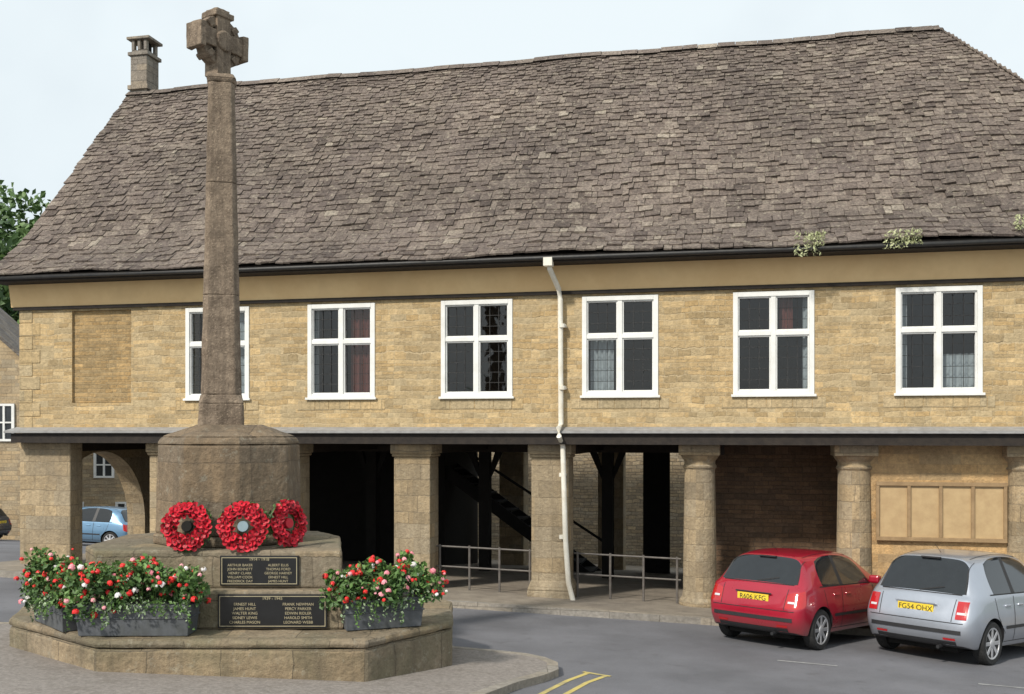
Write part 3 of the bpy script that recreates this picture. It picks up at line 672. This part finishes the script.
def planter(c,rot,L,seed,spread=1,h=.33,trail=1,nflow=125):
    random.seed(seed)
    e=empty('flower_planter'); e.matrix_world=Matrix.Translation(c)@Matrix.Rotation(rot,4,'Z')
    m=MB(); a,b=L/2,.17
    m.prism([(-a+.03,-b+.02),(a-.03,-b+.02),(a-.03,b-.02),(-a+.03,b-.02)],0,h-.05,0,[(-a,-b),(a,-b),(a,b),(-a,b)])
    m.box(-a-.015,a+.015,-b-.015,b+.015,h-.049,h); m.box(-a-.005,a+.005,-b-.004,b+.004,h*.55,h*.60)
    m.obj('trough','planter',e,bevel=.008)
    m=MB(); 
    clumps=[]
    nc=int(19*L)+6
    for i in range(nc):
        x=-a*spread+2*a*spread*(i+.5)/nc+U(-.06,.06); clumps.append((x,U(-.22,.10),h+U(.0,.38)*(1-.35*abs(x/a/spread)**3),U(.09,.18)))
    for (x,y,z,r) in clumps:
        for k in range(150):
            d=Vector((U(-1,1),U(-1,1),U(-1,1))).normalized()*r*(U(.2,1.15)**.5)
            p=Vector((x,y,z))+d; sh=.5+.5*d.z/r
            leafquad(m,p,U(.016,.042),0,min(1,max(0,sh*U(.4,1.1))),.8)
        for k in range(3): m.tube([(x*.8,y*.5,h-.05),(x+U(-.05,.05),y,z+r*U(.3,1))],.003,4,0)
    for k in range(int(nflow*L)):
        (x,y,z,r)=random.choice(clumps); d=Vector((U(-1,1),U(-1.4,.5),U(-.6,1.2))).normalized()*r*U(.9,1.3)
        q=R(); mi=2 if q<.70 else (3 if q<.89 else 4)
        flower(m,Vector((x,y,z))+d,U(.018,.050),mi,U(.3,1))
    for k in range(int(34*L*trail)):
        x=U(-a,a); l=U(.06,h*1.0)*(1 if R()<.6 else .5); n=int(l/.014)
        dx=U(-.25,.25); out=U(.02,.10)
        for j in range(n):
            t=j/max(1,n-1); q=Vector((x+dx*l*t+U(-.025,.025),-b-.02-out*math.sin(t*2.5)-U(0,.03),h+.03-l*t)); 
            leafquad(m,q,U(.010,.026),1 if k%5<2 else 0,U(.1,1),.8)
    for k in range(int(150*L)):
        leafquad(m,Vector((U(-a*1.05,a*1.05),-b-U(0,.12),h+U(-.06,.10))),U(.012,.030),1 if R()<.4 else 0,U(0,1),.8)
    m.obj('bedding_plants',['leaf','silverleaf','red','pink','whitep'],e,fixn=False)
planter(mx((-4.47,11.96,.518)),0,1.20,3,1.05)
planter(mx((-5.62,12.50,.518)),math.radians(-47),.95,5,1.15)
planter(mx((-1.62,12.40,.518)),math.radians(20),.88,9,1.25)

# ------------------------------------------------------------ CARS
M['tyre']=rough('tyre_rubber',(.012,.012,.012),(.025,.025,.025),20,.85,.2)
M['alloy']=plain('alloy',(.62,.62,.64),.35,.6)
M['alloydk']=plain('wheel_recess',(.13,.13,.135),.5,.3)
M['carglass']=plain('car_glass',(.016,.019,.022),.05,0,.25)
M['lampred']=plain('lamp_red',(.45,.01,.012),.12,0,1)
M['lampclear']=plain('lamp_clear',(.6,.6,.62),.1,0,1)
M['trim']=plain('black_trim',(.02,.02,.022),.55)
M['plateY']=plain('plate_yellow',(.80,.58,.05),.35)
def paintmat(name,c,metal=0,r=.3):
    m,nt,b=newmat(name); b.inputs['Metallic'].default_value=metal
    tc=nt.nodes.new('ShaderNodeTexCoord'); n=noise(nt,tc.outputs['Object'],3,5,.6); rp=ramp(nt,n.outputs['Fac'],[(.3,r*.85),(.7,r*1.25)]); nt.links.new(rp,b.inputs['Roughness'])
    cc=ramp(nt,n.outputs['Fac'],[(.3,tuple(x*.92 for x in c)),(.7,c)])
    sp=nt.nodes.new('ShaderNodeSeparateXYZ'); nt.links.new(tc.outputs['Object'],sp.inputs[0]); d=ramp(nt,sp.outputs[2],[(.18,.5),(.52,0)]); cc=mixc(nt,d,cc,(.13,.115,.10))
    nt.links.new(cc,b.inputs['Base Color'])
    b.inputs['Coat Weight'].default_value=.8; b.inputs['Coat Roughness'].default_value=.04; return m
def car(name,contact,h,scale,paint,Hh=1.43,W=.825,plate='R606 KFG',detail=True,tall=0,lv=3):
    e=empty(name)
    be=.92+tall*.03
    def ring(xl,xt,w,zr,wr,zbelt=None,crown=.03,sill=.22,xm=None):
        zb2=zbelt or be
        xm=xl if xm is None else xm
        return [(xl,0,sill),(xl,.45*w/.82,sill),(xl,w*.93,sill+.01),(xl,w*1.0,.40),(xl,w*1.0,.66),(xm,w*.955,zb2),(xt,wr,zr-crown),(xt,wr*.62,zr-.006),(xt,0,zr)]
    H=Hh
    st=[]
    st.append([(.06,0,.27),(.07,.42,.27),(.10,W*.82,.28),(.015,W*.90,.42),(.03,W*.92,.62),(.125,W*.88,.86),(.16,W*.80,.915),(.135,.40,.925),(.13,0,.93)])
    st.append([(.20,0,.22),(.20,.45,.22),(.20,W*.93,.23),(.17,W*.975,.40),(.17,W*.985,.66),(.22,W*.935,be-.02),(.205,W*.79,.95),(.185,.40,.96),(.18,0,.965)])
    st.append(ring(.42,.48,W,H-.075,W*.70,None,.035,xm=.44))
    st.append(ring(.60,.64,W,H-.035,W*.715,None,.035,xm=.70))
    st.append(ring(1.28,1.24,W,H,W*.72,None,.045))
    st.append(ring(1.36,1.31,W,H,W*.72,None,.045))
    st.append(ring(2.22,1.98,W,H-.02,W*.70,None,.045,xm=2.36))
    st.append(ring(2.45,2.10,W,H-.05,W*.68,None,.045,xm=2.52))
    st.append(ring(2.78,2.82,W,1.0,W*.70,.92,.03,xm=2.84))
    st.append(ring(3.20,3.2,W*.985,.91,W*.66,.84,.02))
    st.append(ring(3.58,3.58,W*.94,.79,W*.62,.73,.02))
    st.append([(3.78,0,.25),(3.77,.42,.25),(3.70,W*.78,.26),(3.78,W*.80,.42),(3.74,W*.82,.58),(3.69,W*.78,.66),(3.68,W*.60,.70),(3.72,.35,.70),(3.74,0,.70)])
    n=len(st)
    V=[];F=[];Ma=[]
    idx={}
    for i,s in enumerate(st):
        for j,p in enumerate(s):
            idx[(i,j,1)]=len(V); V.append(p)
            if j in (0,8): idx[(i,j,-1)]=idx[(i,j,1)]
            else: idx[(i,j,-1)]=len(V); V.append((p[0],-p[1],p[2]))
    def mat(i,j):
        if j in(0,1): return 2
        if j in (6,7) and i==1: return 1
        if j in (6,7) and i==7: return 1
        if j==5 and i in (3,5): return 1
        if j==5 and i==4: return 2
        if j==4 and i==0 and not tall: return 3
        return 0
    for i in range(n-1):
        for j in range(8):
            for s in (1,-1):
                q=[idx[(i,j,s)],idx[(i+1,j,s)],idx[(i+1,j+1,s)],idx[(i,j+1,s)]]
                if s<0: q.reverse()
                F.append(q); Ma.append(mat(i,j))
    for end,i in ((0,0),(1,n-1)):
        s=st[i]; bulge=-.035 if end==0 else .05
        grid={}
        for lv_,j in enumerate((2,3,4,5,6)):
            for sgn2 in (1,-1):
                grid[(lv_,0,sgn2)]=idx[(i,j,sgn2)]
                if lv_==0: grid[(lv_,1,sgn2)]=idx[(i,1,sgn2)]; grid[(lv_,2,sgn2)]=idx[(i,0,sgn2)]
                elif lv_==4: grid[(lv_,1,sgn2)]=idx[(i,7,sgn2)]; grid[(lv_,2,sgn2)]=idx[(i,8,sgn2)]
                else:
                    grid[(lv_,1,sgn2)]=len(V); V.append((s[j][0]+bulge*.75,sgn2*W*.64,s[j][2]))
                    if sgn2==1: grid[(lv_,2,1)]=len(V); V.append((s[j][0]+bulge,0,s[j][2]))
                    else: grid[(lv_,2,-1)]=grid[(lv_,2,1)]
        for lv_ in range(4):
            for c_ in range(2):
                for sgn2 in (1,-1):
                    q=[grid[(lv_,c_,sgn2)],grid[(lv_,c_+1,sgn2)],grid[(lv_+1,c_+1,sgn2)],grid[(lv_+1,c_,sgn2)]]
                    if (sgn2<0): q.reverse()
                    F.append(q)
                    mm=0
                    if end==0 and lv_==2 and c_==0 and not tall: mm=3
                    if end==1 and lv_==2 and c_==0: mm=4
                    Ma.append(mm)
    me=bpy.data.meshes.new('body'); me.from_pydata(V,[],F); me.update()
    for mm in (paint,M['carglass'],M['trim'],M['lampred'],M['lampclear']): me.materials.append(mm)
    me.polygons.foreach_set('material_index',Ma)
    bm=bmesh.new(); bm.from_mesh(me); bmesh.ops.recalc_face_normals(bm,faces=bm.faces)
    cl=bm.edges.layers.float.new('crease_edge')
    for ed in bm.edges:
        ms={f.material_index for f in ed.link_faces}
        if len(ms)>1: ed[cl]=.92
        else:
            js=[abs(v.co.z-be)<.03 for v in ed.verts]
            if all(js) and .2<ed.verts[0].co.x<3: ed[cl]=.4
            zz=[abs(v.co.z-.66)<.05 or abs(v.co.z-.62)<.01 for v in ed.verts]
            if all(zz): ed[cl]=.3
    bm.to_mesh(me); bm.free()
    body=bpy.data.objects.new('body',me); COL.objects.link(body)
    ss=body.modifiers.new('ss','SUBSURF'); ss.levels=lv; ss.render_levels=lv
    wr=.30; axles=(.66,3.06)
    mb=MB()
    for ax in axles:
        for s in (1,-1):
            T=Matrix.Translation((ax,s*(W-.11),wr))@Matrix.Rotation(math.pi/2,4,'X')
            mb.lathe(0,0,[(wr+.050,-.17),(wr+.050,.17)],36,0,M4=T)
    cut=mb.obj('cut','black'); bo=body.modifiers.new('b','BOOLEAN'); bo.object=cut; bo.operation='DIFFERENCE'; bo.solver='EXACT'
    bpy.context.view_layer.update(); dg=bpy.context.evaluated_depsgraph_get()
    me2=bpy.data.meshes.new_from_object(body.evaluated_get(dg),preserve_all_data_layers=False,depsgraph=dg)
    body.modifiers.clear(); body.data=me2
    bvh=BVHTree.FromPolygons([v.co.copy() for v in me2.vertices],[tuple(p.vertices) for p in me2.polygons])
    bpy.data.objects.remove(cut)
    for p in body.data.polygons:
        c=p.center
        for ax in axles:
            r_=math.hypot(c.x-ax,c.z-wr); nrm=p.normal; rad=Vector((c.x-ax,0,c.z-wr)); 
            if r_<wr+.06 and (abs(nrm.y)>.9 and abs(c.y)<W-.2 or (rad.length>0 and abs(nrm.dot(rad.normalized()))>.9 and abs(r_-wr-.050)<.01)): p.material_index=2
        p.use_smooth=True
    try: body.data.set_sharp_from_angle(angle=math.radians(38))
    except Exception: pass
    body.parent=e
    m=MB(); m.box(.25,3.5,-W*.62,W*.62,.16,.45); m.obj('chassis','black',e)
    for ax in axles:
        for s in (1,-1):
            T=Matrix.Translation((ax,s*(W-.095),wr))@Matrix.Rotation(-s*math.pi/2,4,'X')
            m=MB(); m.lathe(0,0,[(wr*.66,-.085),(wr*.93,-.085),(wr,-.055),(wr,.055),(wr*.94,.083),(wr*.74,.085),(wr*.72,.07)],36,0,M4=T)
            m.lathe(0,0,[(wr*.73,.05),(wr*.73,.080),(wr*.66,.076),(wr*.64,.045),(.01,.045)],36,1,M4=T)
            m.lathe(0,0,[(wr*.64,.0465),(.02,.0465)],24,2,M4=T)
            for k in range(8):
                Tk=T@Matrix.Rotation(2*math.pi*k/8,4,'Z'); m.box(-.026,.026,.03,wr*.67,.047,.074,1,Tk)
            m.lathe(0,0,[(.065,.04),(.065,.078),(.03,.084)],16,1,M4=T)
            m.obj('wheel',['tyre','alloy','alloydk'],e,bevel=.004)
    def hit(o,d):
        r=bvh.ray_cast(Vector(o),Vector(d)); return r[0] if r[0] else None
    def ribbon(m,pts,dirv,w,off=.003,mi=0):
        hs=[hit(p,dirv) for p in pts]; d=Vector(dirv)
        for k in range(len(hs)-1):
            a,b=hs[k],hs[k+1]
            if a is None or b is None or (a-b).length>.25: continue
            t=(b-a).normalized(); nn=t.cross(d).normalized()*w/2; o_=-d*off
            m.add([a+nn+o_,b+nn+o_,b-nn+o_,a-nn+o_],[(0,1,2,3)],mi)
    def patch(m,ys_,zs_,off=.006,mi=0):
        P_=[[hit((-1,y,z),(1,0,0)) for y in ys_] for z in zs_]
        for a in range(len(zs_)-1):
            for b in range(len(ys_)-1):
                q=[P_[a][b],P_[a][b+1],P_[a+1][b+1],P_[a+1][b]]
                if any(x is None for x in q): continue
                if max(x.x for x in q)-min(x.x for x in q)>.2: continue
                m.add([x+Vector((-off,0,0)) for x in q],[(0,1,2,3)],mi)
    def seg_(a,b,n=10): return [tuple(a[i]+(b[i]-a[i])*k/n for i in range(3)) for k in range(n+1)]
    m=MB()
    for s in (-1,1):
        d=(0,-s,0); Y=s*1.5
        def sd(x,z): return (x,Y,z)
        ribbon(m,seg_(sd(1.31,.30),sd(1.31,be-.02),14),d,.012); ribbon(m,seg_(sd(2.42,.30),sd(2.40,be-.03),14),d,.012)
        ribbon(m,seg_(sd(1.31,.30),sd(2.42,.30),14),d,.010)
        if detail: ribbon(m,seg_(sd(1.02,.42),sd(.80,.66),6)+seg_(sd(.80,.68),sd(.74,be-.03),6),d,.010); ribbon(m,seg_(sd(1.02,.30),sd(1.31,.30),4),d,.010)
        ribbon(m,seg_(sd(1.04,.50),sd(2.70,.50),24),d,.045,.006)
        ribbon(m,seg_(sd(.62,be+.012),sd(2.50,be+.012),24),d,.018,.004)
        ribbon(m,[(x_,s*W*.60,2.2) for x_ in [.60+.07*q for q in range(21)]],(0,0,-1),.014,.003)
    d=(1,0,0)
    def rr_(y,z): return (-1,y,z)
    ribbon(m,seg_(rr_(-W*.83,.585),rr_(W*.83,.585),24),d,.012)
    for s in (-1,1): ribbon(m,seg_(rr_(s*W*.64,.60),rr_(s*W*.66,.90),8),d,.010)
    ribbon(m,seg_(rr_(-W*.80,.46),rr_(W*.80,.46),24),d,.055,.006)
    patch(m,[-W*.7+W*1.4*k/14 for k in range(15)],[.27,.30,.33],.004)
    ribbon(m,seg_(rr_(-W*.72,.955),rr_(W*.72,.955),20),d,.022,.004)
    for s in (-1,1): ribbon(m,seg_(rr_(s*W*.765,.97),rr_(s*W*.675,H-.13),12),d,.022,.005)
    ribbon(m,seg_(rr_(.02,.98),rr_(-.32,1.05),8),d,.016,.016)
    m.obj('seams_and_trim','trim',e,fixn=False)
    pzz=.74
    ph=hit((-1,0,pzz),(1,0,0)) or Vector((.04,0,.70)); x0=ph.x-.014
    m=MB(); m.box(x0,x0+.012,-.26,.26,pzz-.057,pzz+.057); m.obj('number_plate','plateY',e)
    text('plate_text',plate,.105,'trim',e,Matrix.Translation((x0-.002,0,pzz-.004))@Matrix(((0,0,-1,0),(-1,0,0,0),(0,1,0,0),(0,0,0,1))))
    m=MB(); m.box(x0+.0,x0+.02,-.30,.30,pzz+.065,pzz+.085); m.obj('plate_handle','trim' if not tall else paint,e,bevel=.006)
    m=MB()
    if tall:
        for s in (1,-1):
            patch(m,sorted([s*W*(.70+.035*k) for k in range(6)]),[.64+.03*k for k in range(9)],.010,0)
            patch(m,sorted([s*W*(.72+.03*k) for k in range(5)]),[.705,.735],.014,1)
    else:
        for s in (1,-1): patch(m,sorted([s*W*(.70+.03*k) for k in range(5)]),[.70,.73],.010,1)
    m.obj('tail_lamp',['lampred','lampclear'],e,fixn=False)
    m=MB()
    for s in (-1,1): patch(m,sorted([s*W*(.50+.05*k) for k in range(5)]),[.345,.375],.008,0)
    m.obj('bumper_reflector','lampred',e,fixn=False)
    m=MB()
    for s in (1,-1):
        lo,hi=sorted((s*(W*.94),s*(W*.94+.17))); m.box(2.28,2.42,lo,hi,be+.0,be+.13)
    m.obj('door_mirror',paint,e,bevel=.035)
    m=MB()
    for s in (1,-1):
        for xh in ((1.42,1.02) if detail else (1.42,)):
            hh=hit((xh,s*1.5,.80),(0,-s,0)); y_=hh.y if hh else s*W
            lo,hi=(y_-.01,y_+.018) if s>0 else (y_-.018,y_+.01)
            m.box(xh,xh+.16,lo,hi,.785,.815)
    m.obj('door_handle',paint,e,bevel=.008)
    m=MB(); m.tube([(.75,0,H-.03),(.56,0,H+.10)],.003,6); m.tube([(.12,-.35,.25),(.0,-.35,.24)],.025,10); m.box(.435,.49,-.14,.14,H-.10,H-.08); m.obj('aerial_and_exhaust','trim',e)
    nrm=Vector((.0388,.05,1)).normalized()
    f=Vector((math.sin(h),math.cos(h),0)); f=(f-nrm*f.dot(nrm)).normalized(); l=nrm.cross(f)
    Rm=Matrix((f,l,nrm)).transposed().to_4x4()
    c=Vector((contact[0],contact[1],gz(*contact)))
    org=c-Rm.to_3x3()@(Vector((.66,-(W-.05),0))*scale)
    e.matrix_world=Matrix.Translation(org)@Rm@Matrix.Scale(scale,4)
    return e
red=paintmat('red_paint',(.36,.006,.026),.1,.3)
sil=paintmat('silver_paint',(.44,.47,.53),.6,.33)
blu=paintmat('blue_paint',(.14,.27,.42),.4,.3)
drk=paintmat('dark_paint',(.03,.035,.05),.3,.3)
rd=math.radians
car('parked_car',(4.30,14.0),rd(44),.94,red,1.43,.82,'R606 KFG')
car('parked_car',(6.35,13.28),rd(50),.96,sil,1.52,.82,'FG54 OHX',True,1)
car('parked_car',(-13.6,36.0),rd(-80),1.0,blu,1.45,.83,'P123 ABC',lv=2)
car('parked_car',(-19.75,38.2),rd(-92),1.0,drk,1.40,.83,'S321 DEF',lv=2)

# ------------------------------------------------------------ background houses
def house(X0,X1,Y0,Y1,zbse,ze,zr,wins,gable_front,name='stone_house'):
    e=empty(name); m=MB(); 
    m.box(X0,X1,Y0,Y1,zbse,ze)
    if gable_front:
        xm=(X0+X1)/2; m.add([(X0,Y0,ze),(X1,Y0,ze),(xm,Y0,zr),(X0,Y1,ze),(X1,Y1,ze),(xm,Y1,zr)],[(0,1,2),(3,5,4)])
    m.obj('walls','house',e)
    m=MB()
    if gable_front:
        xm=(X0+X1)/2; k=.35
        for s,xe in ((-1,X0),(1,X1)):
            m.add([(xm,Y0-.2,zr+.15),(xm,Y1+.2,zr+.15),(xe+s*k,Y1+.2,ze-.2),(xe+s*k,Y0-.2,ze-.2),(xm,Y0-.2,zr),(xm,Y1+.2,zr),(xe+s*k,Y1+.2,ze-.35),(xe+s*k,Y0-.2,ze-.35)],[(0,1,2,3),(4,7,6,5),(0,3,7,4),(1,5,6,2),(3,2,6,7)])
    else:
        ym=(Y0+Y1)/2
        for ye,k in ((Y0,-.35),(Y1,.35)):
            m.add([(X0-.2,ym,zr+.15),(X1+.2,ym,zr+.15),(X1+.2,ye+k,ze-.2),(X0-.2,ye+k,ze-.2),(X0-.2,ym,zr),(X1+.2,ym,zr),(X1+.2,ye+k,ze-.35),(X0-.2,ye+k,ze-.35)],[(0,1,2,3),(4,7,6,5),(0,3,7,4),(1,5,6,2),(3,2,6,7)])
    m.obj('roof','slate',e)
    m=MB(); g_=MB(); 
    for (a,b,c,d) in wins:
        y=Y0; g_.box(a,b,y-.02,y+.01,c,d); f_=.09
        m.box(a-.02,a+f_,y-.08,y-.021,c,d); m.box(b-f_,b+.02,y-.08,y-.021,c,d); m.box(a+f_,b-f_,y-.08,y-.021,d-f_,d); m.box(a+f_,b-f_,y-.08,y-.021,c,c+f_)
        m.box((a+b)/2-.04,(a+b)/2+.04,y-.075,y-.021,c+f_,d-f_); m.box(a+f_,(a+b)/2-.04,y-.07,y-.021,(c+d)/2-.03,(c+d)/2+.03); m.box((a+b)/2+.04,b-f_,y-.07,y-.021,(c+d)/2-.03,(c+d)/2+.03)
    m.obj('window_frames','white',e); g_.obj('window_panes','darkglass',e)
    m=MB(); cx=X0+1.2; ym=(Y0+Y1)/2; m.box(cx-.4,cx+.4,ym-.3,ym+.3,zr-1,zr+1.1); m.box(cx-.45,cx+.45,ym-.35,ym+.35,zr+1.101,zr+1.2); m.obj('chimney','house',e)
house(-28,-19.6,40,43,-4,5.9,9.6,[(-20.7,-19.9,2.5,4.0),(-23.5,-22.4,2.5,4.0),(-23.5,-22.4,-.6,.9)],True)
house(-21.5,-9,46,53,-5,4.0,6.6,[(-19.2,-18.3,.75,1.95),(-18.2,-17.3,-1.65,-.35),(-17.0,-16.1,.75,1.95),(-15,-14.1,.75,1.95),(-16.4,-15.5,-1.75,-.35),(-20.4,-19.7,-1.75,-.35)],False)

# ------------------------------------------------------------ trees
def tree(X,Y,h,r,seed,n=4200):
    random.seed(seed); e=empty('broadleaf_tree',(X,Y,gz(X,Y)))
    m=MB(); m.tube([(0,0,-.5),(.1,0,h*.25),(-.1,.1,h*.5),(.1,0,h*.8)],[.35,.28,.2,.06],8)
    cl=[]
    for k in range(30):
        a=U(0,6.28); zz=U(.28,1); rad=r*math.sin(min(1,(1.12-zz)*1.7)*math.pi/2)*U(.2,.85)
        c=Vector((rad*math.cos(a),rad*math.sin(a),h*zz*.93)); cl.append((c,U(.22,.40)*r))
        m.tube([(0,0,h*zz*.55),tuple(c*.6+Vector((0,0,h*zz*.25))),tuple(c)],[.12,.07,.03],5)
    m.obj('trunk_and_limbs','bark',e)
    m=MB()
    for k in range(n):
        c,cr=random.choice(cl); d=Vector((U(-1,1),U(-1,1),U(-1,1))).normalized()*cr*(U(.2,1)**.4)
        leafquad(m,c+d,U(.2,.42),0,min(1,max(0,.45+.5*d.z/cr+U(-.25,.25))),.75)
    m.obj('crown','tree',e,fixn=False)
k=0
for (X,Y,h,r) in [(-31.5,66,20,5.5),(-35.5,64,22,6),(-40,68,24,6.5),(-36,78,27,7),(-44,84,29,7),(-27,70,17,5),(-50,76,26,7),(-31,88,27,7),(-23,80,15,5),(-45,66,23,6),(-34,60,17,6),(-30.5,60,16,5),(-33,72,23,6)]:
    k+=1; tree(X,Y,h,r,100+k)

random.seed(5)
pl=MB()
for (u,w,s) in ((4.62,-.1,.20),(4.75,.05,.12),(5.85,-.05,.15),(6.1,0,.12),(7.6,.35,.12)):
    v,z=-.60,5.74
    for k in range(150): leafquad(pl,Vector((u+U(-s,s),v+U(-.06,.1)+w*.3,z+w*.5+U(-s*.8,s))),U(.015,.04),0,U(.3,1),.5)
pl.obj('eaves_plants',[leafmat('pale_moss',(.26,.30,.12),(.55,.56,.34))],hall,xf=bx,fixn=False)

# ------------------------------------------------------------ light
w=bpy.data.worlds.new('World'); scene.world=w; w.use_nodes=True; nt=w.node_tree; nt.nodes.clear()
out=nt.nodes.new('ShaderNodeOutputWorld'); bg=nt.nodes.new('ShaderNodeBackground'); sky=nt.nodes.new('ShaderNodeTexSky'); sky.sky_type='NISHITA'; sky.sun_disc=False
sd=Vector((-.50,-.66,.72)).normalized(); el=math.asin(sd.z); az=math.atan2(sd.x,sd.y)
sky.sun_elevation=el; sky.sun_rotation=az; sky.dust_density=3; sky.air_density=1
tc=nt.nodes.new('ShaderNodeTexCoord'); n=noise(nt,tc.outputs['Generated'],1.6,5,.6)
f=ramp(nt,n.outputs['Fac'],[(.35,.78),(.6,.97)])
col=mixc(nt,f,sky.outputs[0],(9.0,9.9,10.3))
nt.links.new(col,bg.inputs[0]); bg.inputs[1].default_value=.098; nt.links.new(bg.outputs[0],out.inputs[0])
sl=bpy.data.lights.new('sun','SUN'); sl.energy=3.7; sl.angle=math.radians(4); sl.color=(1,.935,.83)
so=bpy.data.objects.new('sun',sl); COL.objects.link(so); so.rotation_euler=sd.to_track_quat('Z','Y').to_euler()

# ------------------------------------------------------------ camera
cam=bpy.data.cameras.new('camera'); co=bpy.data.objects.new('camera',cam); COL.objects.link(co)
co.location=(0,0,2.95); co.rotation_euler=(math.pi/2,0,0)
cam.sensor_width=36; cam.lens=36*1000/1024; cam.shift_y=83/1024; cam.clip_end=2000; cam.clip_start=.1
scene.camera=co
scene.view_settings.view_transform='Standard'; scene.view_settings.look='None'; scene.view_settings.exposure=0
